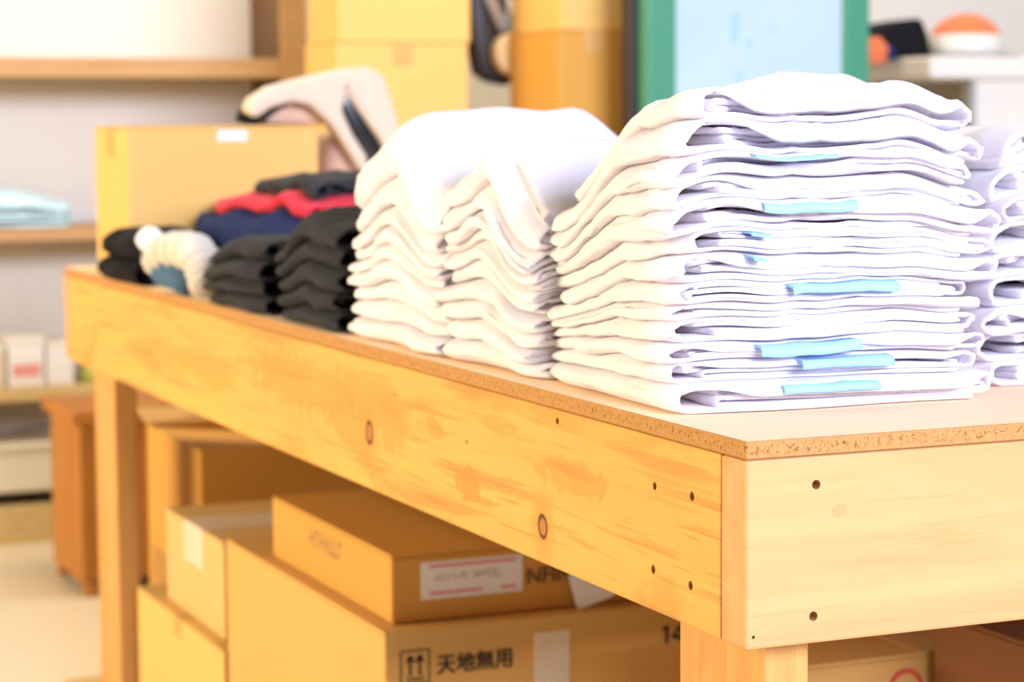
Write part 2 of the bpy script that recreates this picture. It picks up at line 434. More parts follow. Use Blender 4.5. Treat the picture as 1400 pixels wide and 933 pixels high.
    # plan-view softness: the fold line wanders, corners pull in
    Xg = Xg + (1 - lw) ** 2 * (.0045 * nx(Xg * 0, Yg, Fg) + st.pull * sstep((s - .72) / .28) ** 2 + .006 * sstep((.10 - s) / .10))
    Xg = Xg - lw ** 2 * (.006 * nx(Xg * 0 + .3, Yg, Fg) + .02 * sstep((s - .75) / .25) - rightpt * sstep((.35 - s) / .35))
    ca, sa = math.cos(twist), math.sin(twist); xc, yc = st.w / 2, st.d / 2
    Xg, Yg = xc + ca * (Xg - xc) - sa * (Yg - yc), yc + sa * (Xg - xc) + ca * (Yg - yc)
    B = bot(Xg, Yg); T = st.top(Xg, Yg)
    inner = np.sin(np.pi * np.clip(Fg, 0, 1))
    Fp = np.clip(Fg + inner * pitch * .55 * nf(Xg, Yg, Fg), 0, 1)
    Z = B + tau * .55 + Fp * (T - B - tau * 1.1)
    q = np.clip(vs[None] / rho, 0, 1)
    Z = Z - out[:, None] * wx * drape * (1 - np.sqrt(1 - (1 - q) ** 2)) * (T - B - tau)
    # normal in the x-z profile
    tx = np.gradient(Xg, axis=0); tz = np.gradient(Z, axis=0); ln = np.sqrt(tx * tx + tz * tz) + 1e-9
    nxn, nzn = -tz / ln, tx / ln
    wr = .0011 * ns(Xg, Yg, Fg) * (inner * .6 + .4)
    P1 = np.stack([Xg + nxn * (h + wr * .4), Yg, Z + nzn * h], -1); P2 = np.stack([Xg - nxn * (h - wr * .4), Yg, Z - nzn * h], -1)
    ring = np.concatenate([P1, P2[:, -2:0:-1]], 1); m = ring.shape[1]
    V = ring.reshape(-1, 3)
    ca, sa = math.cos(st.rot), math.sin(st.rot)
    V = np.stack([st.x0 + ca * V[:, 0] - sa * V[:, 1], st.y0 + sa * V[:, 0] + ca * V[:, 1], st.z0 + V[:, 2]], -1)
    i, j = np.meshgrid(np.arange(K - 1), np.arange(m), indexing='ij'); j2 = (j + 1) % m
    F = np.stack([i * m + j, i * m + j2, (i + 1) * m + j2, (i + 1) * m + j], -1).reshape(-1, 4).tolist()
    for e in (0, (K - 1) * m):
        for q in range(J - 1):
            a, b = q, q + 1; c, d = (m - b) % m, (m - a) % m
            if a == 0: F.append((e, e + b, e + c))
            elif b == J - 1: F.append((e + a, e + b, e + d))
            else: F.append((e + a, e + b, e + c, e + d))
    cx = (st.x0 + st.w / 2, st.y0 + st.d / 2, float(V[:, 2].min()))
    o = link(name, V, F, mat, None, cx, smooth=True)
    if parent is None: tag(o, label, cat, group)
    # light-blue neck-tape strips showing at the front edge
    for (u0, u1, vv, th, dip) in bands:
        n = 22; pts = []
        yb0 = min(yf, 0) - .003; tr_ = math.tan(st.rot)
        fr = at(u0, vv, 1, st.y0 + yb0 + tr_ * .12); to = at(u1, vv, 1, st.y0 + yb0 + tr_ * .2)
        for q in range(n + 1):
            x = fr[0] + (to[0] - fr[0]) * q / n; lx = x - st.x0
            z = float(st.top(np.array([lx]), np.array([yf + .004]))[0]) + st.z0 - .0006
            pts.append((x, z, st.y0 + yb0 + tr_ * lx))
        Vb, Fb = [], []
        prof = [(.014, -.0022), (.000, -.0026), (-.0060, -.0030), (-.0080, -.0036 - th * .3), (-.0082, -.003 - th),
                (-.0066, -.003 - th), (-.0064, -.0046 - th * .3), (-.0050, -.0046), (.000, -.0042), (.014, -.0042)]
        for q, (x, z, y) in enumerate(pts):
            wob = dip * math.sin(q / n * math.pi * 1.5)
            for (dy, dz) in prof: Vb.append((x, y + dy + (.0012 * math.sin(q * .35) if dy < 0 else 0), z + dz + (wob if dy < 0 else 0)))
        pn = len(prof)
        for q in range(n):
            for k in range(pn):
                k2 = (k + 1) % pn; Fb.append((q * pn + k, q * pn + k2, (q + 1) * pn + k2, (q + 1) * pn + k))
        Fb.append(tuple(range(pn))); Fb.append(tuple(n * pn + k for k in range(pn))[::-1])
        bo = link('neck_tape', Vb, Fb, M['blue'], o, smooth=True); bo['label'] = 'light blue tape strip showing between the folds'
    return o
ORD = ['lowest', 'second from the bottom', 'third from the bottom', 'fourth from the bottom', 'fifth from the bottom', 'sixth from the bottom',
       'seventh from the bottom', 'eighth from the bottom', 'ninth from the bottom', 'tenth from the bottom', 'eleventh from the bottom', 'twelfth from the bottom', 'topmost']
def pile(st, ts, mat, stem, where, group, seed, name='folded_shirt', cat='shirt', opts=None, **kw):
    n = len(ts)
    for i, t in enumerate(ts):
        o = 'topmost' if i == n - 1 else ORD[i]
        a = dict(kw); a.update((opts or {}).get(i, {}))
        shirt(st, t, mat, name, '%s, %s %s' % (stem, o, where), cat, group, seed + i * 3, **a)

# tall stack by the near corner
A = Stack(.017, .150, .272, .285, 1, drop_back=.34, drop_left=.10, drop_right=.10, drop_front=.0, rot=-.06, pull=.010)
mm = .001
pile(A, [23 * mm, 17 * mm, 17 * mm, 18 * mm, 14 * mm, 16 * mm, 22 * mm, 17 * mm, 25 * mm, 19 * mm, 18 * mm, 27 * mm, 27 * mm], M['white'],
     'white folded shirt', 'in the tall stack with blue tapes', 'white shirts in the tall corner stack', 11,
     dx=.006, ny=30, opts={
         0: dict(xr=.285, opening=.11, drape=.5, bands=[(1068, 1200, 513, .006, .000)]),
         1: dict(xr=.275, opening=.05, drape=.4, bands=[(1092, 1218, 482, .007, .0012)]),
         2: dict(xr=.280, opening=.04, drape=.7, bands=[(1038, 1175, 452, .008, -.001)]),
         3: dict(xr=.275, opening=.09, drape=0, levels=5), 4: dict(xr=.272, opening=.05, drape=.5, levels=4),
         5: dict(xr=.270, opening=.04, drape=0, bands=[(1080, 1225, 367, .007, .001)]),
         6: dict(xr=.292, opening=.05, drape=.6, levels=5, bands=[(1028, 1050, 330, .003, 0)]),
         7: dict(xr=.280, opening=.04, drape=.0, bands=[(1025, 1055, 298, .003, 0)]),
         8: dict(xr=.290, opening=.13, drape=.55, levels=5, bands=[(1042, 1170, 250, .0075, 0)]),
         9: dict(xr=.278, opening=.12, drape=.7, levels=5), 10: dict(xr=.270, opening=.06, drape=.3, levels=4, bands=[(1030, 1145, 188, .003, 0)]),
         11: dict(xr=.275, opening=.14, drape=.85, levels=5, xl=.004), 12: dict(xr=.245, opening=.05, drape=.9, levels=4, xl=.02, yf=.006, rightpt=.02)})
B = Stack(.020, .430, .27, .220, 2, drop_back=.18, drop_front=.36, pull=.004); B.op = (.015, .03); B.fr = .55
pile(B, [24 * mm, 24 * mm, 24 * mm, 20 * mm, 24 * mm, 16 * mm, 16 * mm, 17 * mm, 24 * mm, 34 * mm], M['white'],
     'white folded shirt', 'in the middle white stack along the table edge', 'white shirts in the middle stack', 101, dx=.011, ny=18)
Cs = Stack(.016, .646, .27, .268, 3, drop_back=.26, drop_front=.32, pull=.008); Cs.op = (.015, .03); Cs.fr = .5
pile(Cs, [27 * mm, 26 * mm, 25 * mm, 26 * mm, 19 * mm, 20 * mm, 19 * mm, 36 * mm, 58 * mm], M['white'],
     'white folded shirt', 'in the stack beside the charcoal shirts', 'white shirts in the stack by the charcoal ones', 201, dx=.011, ny=18, opts={7: dict(drape=.7, opening=.05), 8: dict(drape=.9, opening=.10)})
Fs = Stack(.345, .200, .27, .28, 4, drop_back=.2, drop_front=.02, rot=-.03)
pile(Fs, [22 * mm, 24 * mm, 23 * mm, 26 * mm, 24 * mm, 26 * mm, 22 * mm, 26 * mm, 28 * mm], M['white'],
     'white folded shirt', 'in the white stack nearest the table middle', 'white shirts in the stack beside the corner stack', 301, dx=.009, ny=20, jit=.012)
D2 = Stack(.004, .945, .27, .245, 5, drop_back=.30, drop_front=.05)
pile(D2, [24 * mm, 24 * mm, 25 * mm, 25 * mm, 26 * mm], M['charcoal'], 'charcoal folded shirt', 'in the dark stack next to the white shirts',
     'charcoal shirts next to the white stack', 401, dx=.011, ny=18, jit=.012)
D1 = Stack(-.004, 1.205, .27, .27, 6, drop_back=.30, drop_front=.05)
pile(D1, [24 * mm, 23 * mm, 23 * mm, 24 * mm], M['charcoal'], 'charcoal folded shirt', 'in the dark stack beside the ruffled rolls',
     'charcoal shirts beside the ruffled rolls', 451, dx=.011, ny=18, jit=.012)
E1 = Stack(-.012, 1.79, .125, .262, 7, drop_back=.25, drop_front=.15)
shirt(E1, .040, M['black'], 'folded_shirt', 'black folded garment lying on the bare table end below another black one', 'shirt', 'dark garments at the table end', 501, levels=4, dx=.012, ny=16)
shirt(E1, .046, M['black'], 'folded_shirt', 'black folded garment on top, beside the small white ball', 'shirt', 'dark garments at the table end', 504, levels=4, dx=.012, ny=16)
E2 = Stack(.125, 1.49, .25, .56, 8, drop_back=.16, drop_front=.05, drop_left=.25)
for t, k, l in ((.060, 'black', 'black folded garment under the navy one in front of the cardboard box'), (.056, 'navy', 'navy blue folded shirt under the red one'),
                (.020, 'red', 'bright red folded shirt on the navy one')):
    shirt(E2, t, M[k], 'folded_shirt', l, 'shirt', 'dark and red garments before the box', 510 + len(k), levels=4, dx=.012, ny=20, xl=.03 if k == 'red' else None)
shirt(E2, .022, M['charcoal'], 'folded_shirt', 'dark grey folded shirt on top of the red one', 'shirt', 'dark and red garments before the box', 520, levels=4, dx=.012, ny=18, xl=.05, yf=.02, yb=.36)

# ruffled rolls and white ball
def ruffle(pts, r, turns, seed):
    rr = random.Random(seed); n = len(pts) * 12; P = []; R = []
    for i in range(n):
        t = i / (n - 1) * (len(pts) - 1); k = min(int(t), len(pts) - 2); a = t - k
        p = Vector(pts[k]).lerp(Vector(pts[k + 1]), a); P.append(p)
        R.append(r * (1 + .85 * abs(math.sin(turns * math.pi * i / n)) - .45 + .05 * rr.uniform(-1, 1)) * (1 if 2 < i < n - 3 else .6))
    return tube(P, R, 14)
gx = -.004
def gp(u, v): p = at(u, v, 0, gx); return (gx + .01, p[1], p[2])
v, f = ruffle([gp(207, 365), gp(214, 347), gp(232, 342), gp(250, 343), gp(264, 350), gp(268, 365), gp(274, 382), gp(277, 392)], .0195, 9, 1)
v = np.array(v); v[:, 2] = np.maximum(v[:, 2], TOPZ + .001)
tag(link('ruffled_cloth_roll', v, f, M['knit'], None, gp(268, 390), smooth=True), 'cream ruffled cloth roll arched over a blue one at the table edge', 'cloth roll', 'ruffled rolls')
v, f = ruffle([gp(214, 372), gp(226, 376), gp(238, 380), gp(247, 384)], .015, 6, 2)
v = np.array(v); v[:, 2] = np.maximum(v[:, 2], TOPZ + .001)
tag(link('ruffled_cloth_roll', v, f, M['blueknit'], None, gp(230, 385), smooth=True), 'dusty blue ruffled cloth roll under the cream arch', 'cloth roll', 'ruffled rolls')
pb = at(209, 328, 0, -.004); rb = .019
prof = [(rb * math.sin(a) * (1 + .05 * math.sin(5 * a)) + .0003, -rb * math.cos(a)) for a in np.linspace(.05, math.pi - .05, 14)]
v, f = lathe(prof, (pb[0] - .004, pb[1], pb[2]), 18)
v = np.array(v); v[:, 1] = pb[1] + (v[:, 1] - pb[1]) * 1.25
tag(link('white_ball', v, f, M['white'], None, (pb[0], pb[1], pb[2] - rb), smooth=True), 'small white cloth ball resting against the black garments', 'ball')

# ------------------------------------------------------------------ cartons
def carton(label, b, mat, rot=0.0, tape=True, group=None, flapaxis=0, tapemat='tape', closed=True, name='cardboard_box', taped=.05, tw=.024):
    x0, x1, y0, y1, z0, z1 = b; c = ((x0 + x1) / 2, (y0 + y1) / 2)
    t = thing(name, label, 'box', (c[0], c[1], z0), group)
    def pb(nm, bb, mt, bev=.002):
        v, f = boxv(*bb); return link(nm, rotv(v, rot, c), f, mt, t, bevel=bev, seg=2)
    if closed:
        pb('body', (x0, x1, y0, y1, z0, z1 - .004), mat, .003)
        if flapaxis == 0:
            pb('flap', (x0, x1, y0, c[1] - .001, z1 - .004, z1), mat, .0012); pb('flap', (x0, x1, c[1] + .001, y1, z1 - .004, z1), mat, .0012)
            if tape:
                pb('tape', (x0 - .0006, x1 + .0006, c[1] - tw, c[1] + tw, z1 - .0002, z1 + .0006), M[tapemat], 0)
                pb('tape', (x0 - .0007, x0 + .001, c[1] - tw, c[1] + tw, z1 - taped, z1 + .0004), M[tapemat], 0)
        else:
            pb('flap', (x0, c[0] - .001, y0, y1, z1 - .004, z1), mat, .0012); pb('flap', (c[0] + .001, x1, y0, y1, z1 - .004, z1), mat, .0012)
            if tape:
                pb('tape', (c[0] - tw, c[0] + tw, y0 - .0006, y1 + .0006, z1 - .0002, z1 + .0006), M[tapemat], 0)
                pb('tape', (c[0] - tw, c[0] + tw, y0 - .0007, y0 + .001, z1 - taped, z1 + .0004), M[tapemat], 0)
    return t
# under the table
BY = .936
b1 = carton('large cardboard box printed with up arrows and Japanese handling text under table', (.06, .50, BY, 1.575, 0, .4235), M['card'], tape=False, flapaxis=1)
p0 = at(730, 866, 1, BY); p1 = at(778, 866, 1, BY)
box('tape', (p0[0], p1[0], BY - .0009, BY + .001, .22, .405), M['whitetape'], b1, 0)
box('tape', (.062, .497, BY - .0006, BY + .001, .392, .4236), M['tape'], b1, 0)
q0, q1 = at(548, 892, 1, BY - .0012), at(587, 931, 1, BY - .0012)
def rects(rs, y, name, mat, parent):
    V, F = [], []
    for (xa, za, xb, zb, w) in rs:
        d = Vector((xb - xa, 0, zb - za)); n = Vector((-d.z, 0, d.x)).normalized() * w / 2; k = len(V)
        V += [(xa + n.x, y, za + n.z), (xb + n.x, y, zb + n.z), (xb - n.x, y, zb - n.z), (xa - n.x, y, za - n.z)]; F.append((k, k + 1, k + 2, k + 3))
    return link(name, V, F, mat, parent)
sx0, sx1, sz1 = q0[0], q1[0], q0[2]; sz0 = sz1 - (sx1 - sx0) * 1.12; w = .0017
rs = [(sx0, sz0, sx1, sz0, w), (sx0, sz1, sx1, sz1, w), (sx0, sz0, sx0, sz1, w), (sx1, sz0, sx1, sz1, w)]
sw, shh = sx1 - sx0, sz1 - sz0
rs.append((sx0 + .2 * sw, sz0 + .14 * shh, sx1 - .2 * sw, sz0 + .14 * shh, .0022))
for fx in (.33, .67):
    ax = sx0 + fx * sw; rs.append((ax, sz0 + .25 * shh, ax, sz0 + .8 * shh, .0028))
    rs += [(ax - .13 * sw, sz0 + .64 * shh, ax, sz0 + .86 * shh, .0024), (ax + .13 * sw, sz0 + .64 * shh, ax, sz0 + .86 * shh, .0024)]
rects(rs, BY - .0013, 'printed_arrows', M['ink'], b1)
t0 = at(596, 922, 1, BY); text_mesh('天地無用', .0245, (t0[0], BY - .0013, t0[2] + .001), '-y', 'printed_text', M['ink'], b1, .98, 0, 0, .0010)
t0 = at(904, 881, 1, BY); g, nx_, nz_ = .0042, t0[0], t0[2]
rects([(nx_ + .007, nz_, nx_ + .007, nz_ + .0225, g), (nx_ + .001, nz_ + .0165, nx_ + .007, nz_ + .0215, g * .8), (nx_ + .0265, nz_, nx_ + .0265, nz_ + .0225, g),
       (nx_ + .0145, nz_ + .0065, nx_ + .0315, nz_ + .0065, g * .85), (nx_ + .0150, nz_ + .0070, nx_ + .0258, nz_ + .0218, g * .85)], BY - .0013, 'printed_number', M['ink'], b1)
b2 = carton('flat cardboard box with red-lined white label on the large box', (.08, .43, .965, 1.42, .4243, .505), M['cardd'], tape=False, flapaxis=1)
l0, l1 = at(575, 770, 1, .965), at(714, 808, 1, .965)
lab = box('label_sheet', (l0[0], l1[0], .9642, .966, l1[2], l0[2]), M['paper'], b2, 0); lab['label'] = 'white shipping label with red bars'
lw_, lh_ = l1[0] - l0[0], l0[2] - l1[2]
rects([(l0[0] + .08 * lw_, l0[2] - .12 * lh_, l1[0] - .06 * lw_, l0[2] - .12 * lh_, .0042), (l0[0] + .08 * lw_, l1[2] + .16 * lh_, l0[0] + .6 * lw_, l1[2] + .16 * lh_, .004),
       (l0[0] + .78 * lw_, l1[2] + .16 * lh_, l1[0] - .06 * lw_, l1[2] + .16 * lh_, .004)], .9639, 'printed_bars', M['pinkink'], lab)
rr = random.Random(4); sc_ = []
xx = l0[0] + .14 * lw_
while xx < l1[0] - .2 * lw_:
    if not (.44 < (xx - l0[0]) / lw_ < .52):
        zc = l0[2] - .42 * lh_ + rr.uniform(-.001, .001); hgt = rr.uniform(.003, .0055)
        sc_.append((xx, zc - hgt, xx + rr.uniform(-.001, .0015), zc + hgt, .0011))
        if rr.random() < .6: sc_.append((xx, zc + rr.uniform(-hgt, hgt), xx + .004, zc + rr.uniform(-hgt, hgt), .0010))
    xx += rr.uniform(.0035, .006)
rects(sc_, .9639, 'handwriting', M['greyink'], lab)
t0 = at(718, 806, 1, .965); text_mesh('NFINI', .026, (t0[0], .9640, t0[2] + .006), '-y', 'printed_text', M['brownink'], b2, 1.0, 0, 0, .0016)
rr = random.Random(9); V, F = [], []
ya, yb_, zc = at(424, 735, 0, .08)[1], at(463, 762, 0, .08)[1], .478
yy = ya
while yy > yb_:
    for (dy, dz, wy, wz) in ((0, 0, .004, .024), (-.005, rr.choice((-.009, 0, .009)), .009, .004)):
        k = len(V); y1_, z1_ = yy + dy, zc + dz
        V += [(.0795, y1_, z1_ - wz / 2), (.0795, y1_ - wy, z1_ - wz / 2), (.0795, y1_ - wy, z1_ + wz / 2), (.0795, y1_, z1_ + wz / 2)]; F.append((k, k + 1, k + 2, k + 3))
    yy -= .018
link('printed_text', V, F, M['faint'], b2)
pp = [at(u, v, 1, .945) for u, v in ((776, 785), (790, 833), (840, 812), (838, 780))]
V = [tuple(p) for p in pp] + [(p[0] + .002, p[1] + .0012, p[2]) for p in pp]
dz = min(p[2] for p in V) - .4246
V = [(x, y, z - dz) for x, y, z in V]
tag(link('paper_sheet', V, [(0, 1, 2, 3), (7, 6, 5, 4), (0, 4, 5, 1), (1, 5, 6, 2), (2, 6, 7, 3), (3, 7, 4, 0)], M['paper'], None, tuple(V[1])), 'white paper slip leaning beside the flat box under the table', 'paper')
b3 = carton('cardboard box with pale tape on its lid, on top of another box', (.08, .30, 1.66, 1.985, .2585, .402), M['card3'], flapaxis=0, tapemat='whitetape', taped=.06, tw=.055)
b4 = carton('cardboard box on the floor carrying the pale-taped box', (.06, .40, 1.60, 2.10, 0, .2575), M['card2'], flapaxis=0, taped=.03)
v, f = lathe([(.010, 0), (.014, 0), (.014, .001), (.010, .001)], (0, 0, 0), 4)
# open box by the far end
fx, fy0, fy1 = float(at(275, 650, 1, 2.112)[0]), 2.112, 2.47
ob = thing('cardboard_box', 'open tall cardboard box with raised flap behind the far table leg', 'box', (fx + .2, 2.29, 0))
fw = .44
for bb in ((fx, fx + .005, fy0, fy1, 0, .47), (fx + fw - .005, fx + fw, fy0, fy1, 0, .47), (fx + .005, fx + fw - .005, fy0, fy0 + .005, 0, .47), (fx + .005, fx + fw - .005, fy1 - .005, fy1, 0, .47)):
    box('wall_panel', bb, M['cardd'], ob, .001)
box('bottom_panel', (fx + .005, fx + fw - .005, fy0 + .005, fy1 - .005, .002, .007), M['cardd'], ob, .001)
def quadslab(a, b, c, d, th):
    n = (Vector(b) - Vector(a)).cross(Vector(d) - Vector(a)).normalized() * th
    A4 = [Vector(p) for p in (a, b, c, d)]; V = [tuple(p) for p in A4] + [tuple(p + n) for p in A4]
    return V, [(0, 1, 2, 3), (7, 6, 5, 4), (0, 4, 5, 1), (1, 5, 6, 2), (2, 6, 7, 3), (3, 7, 4, 0)]
for pts in (((fx, fy1, .470), (fx + fw, fy1, .470), (fx + fw, fy1 + .02, .535), (fx - .01, fy1 + .03, .495)),
            ((fx + .006, fy0 + .01, .466), (fx + .006, fy1 - .01, .466), (fx + .20, fy1 - .02, .448), (fx + .20, fy0 + .02, .448)),
            ((fx + fw - .006, fy0 + .01, .466), (fx + fw - .006, fy1 - .01, .466), (fx + fw - .19, fy1 - .02, .446), (fx + fw - .19, fy0 + .02, .446))):
    v, f = quadslab(*pts, .004); link('flap', v, f, M['card3'] if pts[0][1] == fy1 and pts[1][1] == fy1 else M['cardd'], ob)
V, F = [], []
for k in range(9):
    y = 2.44 - k * .022; z0 = .16 + (k % 3) * .01; i = len(V)
    V += [(fx - .0006, y, z0), (fx - .0006, y - .008, z0), (fx - .0006, y - .008, .26), (fx - .0006, y, .26)]; F.append((i, i + 1, i + 2, i + 3))
link('printed_bars', V, F, M['faint'], ob)
# near end, right of the leg
b5 = carton('tan cardboard box with a red ring mark beside the dark brown box', (.325, .72, .52, .64, 0, .447), M['card'], tape=True, flapaxis=1)
rc = at(1238, 942, 1, .52); V, F = [], []
for k in range(33):
    a = 2 * math.pi * k / 32
    for r in (.016, .0215): V.append((rc[0] + r * math.cos(a), .5192, rc[2] + r * math.sin(a)))
    if k: F.append((2 * k - 2, 2 * k - 1, 2 * k + 1, 2 * k))
link('printed_ring', V, F, M['redink'], b5)
b6 = carton('dark brown box standing under the near table end', (.503, .86, .19, .505, 0, .493), M['darkbrown'], tape=False, flapaxis=1)

# on the table, far end
tbx = carton('yellow cardboard box with a small white sticker at the far table end', (.055, .372, 2.085, 2.305, TOPZ, .996), M['card2'], tape=True, flapaxis=0)
s0, s1_ = at(297, 178, 1, 2.085), at(338, 193, 1, 2.085)
box('sticker', (s0[0], s1_[0], 2.0842, 2.086, s1_[2], s0[2]), M['paper'], tbx, 0)

# cream bag with dark contents
bx = at(470, 250, 1, 2.10)
bag = thing('tote_bag', 'cream cloth bag with wide straps and black contents slumped beside the cardboard box', 'bag', (bx[0], 2.15, TOPZ))
v, f = boxv(.385, .66, 2.12, 2.27, TOPZ + .0005, .985)
v = [(x + (.02 if z > .9 else 0), y, z) for x, y, z in v]
puffy('bag_body', v, f, M['pink'], bag, .03, 5)
v, f = slab_from_px([(337, 150), (345, 134), (370, 118), (420, 105), (470, 94), (505, 91), (528, 104), (540, 145), (553, 190), (566, 240), (545, 240), (520, 190), (476, 128), (469, 150), (484, 183), (503, 213), (508, 250), (488, 225), (470, 196), (450, 166), (425, 144), (400, 140), (372, 148), (350, 164)], 2.085, .045)
puffy('strap_cloth', v, f, M['cream'], bag, .014, 4)
v, f = slab_from_px([(470, 122), (482, 130), (525, 190), (540, 240), (500, 240), (478, 180), (466, 150)], 2.10, .035)
puffy('black_lining', v, f, M['gloss'], bag, .008, 3)
v, f = slab_from_px([(333, 165), (340, 148), (372, 132), (402, 132), (396, 144), (372, 156), (352, 171)], 2.10, .06)
puffy('black_lining', v, f, M['black'], bag, .006, 3)
v, f = slab_from_px([(362, 169), (380, 146), (420, 140), (455, 158), (458, 170)], 2.12, .05)
puffy('bag_flap', v, f, M['pink'], bag, .008, 3)

# ------------------------------------------------------------------ back shelf
SY = 3.95
su = thing('wall_shelf', 'wooden shelf unit with thick boards against the back wall', 'shelf', (0, SY + .13, 0))
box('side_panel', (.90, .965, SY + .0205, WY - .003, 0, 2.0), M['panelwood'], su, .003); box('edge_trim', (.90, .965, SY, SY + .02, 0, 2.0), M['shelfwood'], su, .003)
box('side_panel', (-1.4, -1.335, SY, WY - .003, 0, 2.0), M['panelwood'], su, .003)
for (z0, z1) in ((1.115, 1.163), (.726, .758), (.343, .375), (.0, .088)):
    box('shelf_board', (-1.3348, .8998, SY, WY - .004, z0, z1), M['shelfwood'] if z0 > .7 else M['plank'], su, .003)
v, f = tube([(-.35, 4.19, .12), (.75, 4.19, .335)], .006, 8); link('diagonal_brace', v, f, M['steel'], su)
z = .7585
sb = Stack(-.05, SY + .01, .42, .20, 20, drop_back=.1, drop_left=.35, drop_right=.35, z0=z)
for k, (tt_, w_) in enumerate(((.042, 'lower'), (.045, 'upper'))):
    shirt(sb, tt_, M['paleblue'], 'folded_cloth', 'pale blue folded cloth on the wall shelf, %s of two' % w_, 'cloth', 'pale blue cloths on the shelf', 700 + k, levels=4, dx=.014, ny=14)
packs = [(-.06, .07, .10, 'paper', None), (.075, .15, .115, 'paper', 'pinkink'), (.158, .205, .10, 'cream', None), (.212, .30, .12, 'paper', 'pinkink'), (.306, .37, .105, 'paper', None)]
desc = ['white packet at the open end of the row', 'white packet with pink print beside the wide white one', 'slim cream packet between two pink-printed packets', 'tall white packet with pink print next to the slim cream one', 'white packet next to the yellow-green tub']
for k, (xa, xb, hh_, mt, pr) in enumerate(packs):
    t = thing('packet', desc[k] + ' on the lower shelf', 'packet', ((xa + xb) / 2, SY + .08, .3755), 'packets on the lower shelf')
    box('carton_body', (xa, xb, SY + .03, SY + .14, .3755, .3755 + hh_ * .86), M[mt], t, .003)
    box('lid', (xa - .001, xb + .001, SY + .029, SY + .141, .3755 + hh_ * .86, .3755 + hh_), M['offwhite'], t, .002)
    if pr: box('printed_band', (xa + .01, xb - .01, SY + .0292, SY + .031, .40, .43), M[pr], t, 0)
v, f = lathe([(.030, 0), (.034, .03), (.036, .055), (.038, .056), (.038, .066), (.03, .068)], (.425, SY + .07, .3755), 20)
tag(link('plastic_tub', v, f, M['yellowgreen'], None, (.425, SY + .07, .3755), smooth=True), 'small yellow-green tub at the end of the packets', 'tub')
cr = thing('storage_bin', 'off-white storage bin on castors under the lowest shelf board', 'bin', (.06, SY + .1, .0885))
v, f = boxv(-.20, .345, SY + .03, SY + .2, .118, .235); v = [(x + (.008 if z < .2 and x < 0 else (-.008 if z < .2 else 0)), y, z) for x, y, z in v]
link('bin_body', v, f, M['offwhite'], cr, bevel=.008, seg=3)
box('rim', (-.208, .353, SY + .022, SY + .208, .222, .24), M['offwhite'], cr, .004)
for x in (-.16, .09, .30):
    v, f = lathe([(.008, -.009), (.0145, -.009), (.0145, .009), (.008, .009)], (x, SY + .06, .1035), 16, 1); link('castor', v, f, M['dark'], cr)
box('castor_rail', (-.19, .335, SY + .035, SY + .19, .1085, .118), M['dark'], cr, .002)
# low brown cabinet
ck = thing('low_cabinet', 'low reddish brown wooden cabinet behind the far table leg', 'cabinet', (.5, 3.4, 0))
box('top_board', (.205, .815, 3.245, 3.56, .372, .40), M['brownwood'], ck, .003)
box('side_panel', (.222, .242, 3.26, 3.55, .03, .372), M['brownwood'], ck, .002)
box('side_panel', (.782, .802, 3.26, 3.55, .03, .372), M['brownwood'], ck, .002)
box('back_panel', (.242, .782, 3.53, 3.55, .03, .372), M['brownwood'], ck, .002)
box('door', (.2425, .511, 3.262, 3.28, .035, .370), M['brownwood'], ck, .003); box('door', (.514, .7815, 3.262, 3.28, .035, .370), M['brownwood'], ck, .003)
for x in (.23, .77):
    for y in (3.262, 3.525): box('foot', (x, x + .025, y, y + .025, 0, .03), M['brownwood'], ck, .002)

# ------------------------------------------------------------------ background stacks of boxes
def cstack(xl, xr, y0, y1, zs, mats, labels, group):
    z = 0
    for (h, mt, l, off) in zip(zs, mats, labels, (0, .004, -.005, .006, 0)):
        carton(l, (xl + off, xr + off, y0 + off, y1 + off, z + .0002, z + h), M[mt], tape=True, flapaxis=1, group=group); z += h + .001
g1 = 'cardboard boxes stacked by the shelf'
cstack(.822, 1.135, 3.30, 3.455 + .06, (.40, .40, .377, .36), ('card', 'card2', 'card2', 'card2'),
       ['yellow cardboard box, bottom of the stack beside the wall shelf', 'yellow cardboard box, second up in the stack beside the wall shelf',
        'yellow cardboard box, second from the top of the stack beside the wall shelf', 'yellow cardboard box, topmost of the stack beside the wall shelf'], g1)
g2 = 'cardboard boxes stacked by the screen'
cstack(1.267, 1.437, 3.10, 3.37, (.42, .42, .36, .32), ('cardd', 'cardd', 'cardd', 'card2'),
       ['orange-brown cardboard box, bottom of the stack beside the green screen', 'orange-brown cardboard box, second up in the stack beside the green screen',
        'orange-brown cardboard box, second from the top of the stack beside the green screen', 'yellow cardboard box, topmost of the stack beside the green screen'], g2)
# dark coat rack between the stacks with strap, roll
hg = thing('garment_rack', 'dark coat with grey strap hanging on a floor stand between the box stacks', 'coat', (1.20, 3.28, 0))
v, f = lathe([(.055, 0), (.055, .012), (.012, .02), (.010, 1.38), (.004, 1.39)], (1.196, 3.50, 0), 20); link('stand_pole', v, f, M['steel'], hg, smooth=True)
v, f = slab_from_px([(641, -30), (668, -40), (690, -20), (700, 30), (700, 80), (700, 118), (672, 112), (655, 100), (646, 50)], 3.42, .06)
puffy('coat_body', v, f, M['dark'], hg, .012, 3)
v, f = slab_from_px([(655, -20), (672, -20), (698, 38), (684, 44)], 3.40, .012); puffy('strap', v, f, M['grey2'], hg, .003, 2)
v, f = slab_from_px([(690, 22), (704, 14), (722, 34), (716, 48), (688, 42)], 3.395, .03); puffy('buckle_pouch', v, f, M['grey'], hg, .006, 3)
rc = at(698, 74, 1, 3.40)
v, f = lathe([(.012, -.02), (.036, -.02), (.0405, -.015), (.0405, .015), (.036, .02), (.012, .02)], (rc[0] - .004, 3.398, rc[2]), 28, 1)
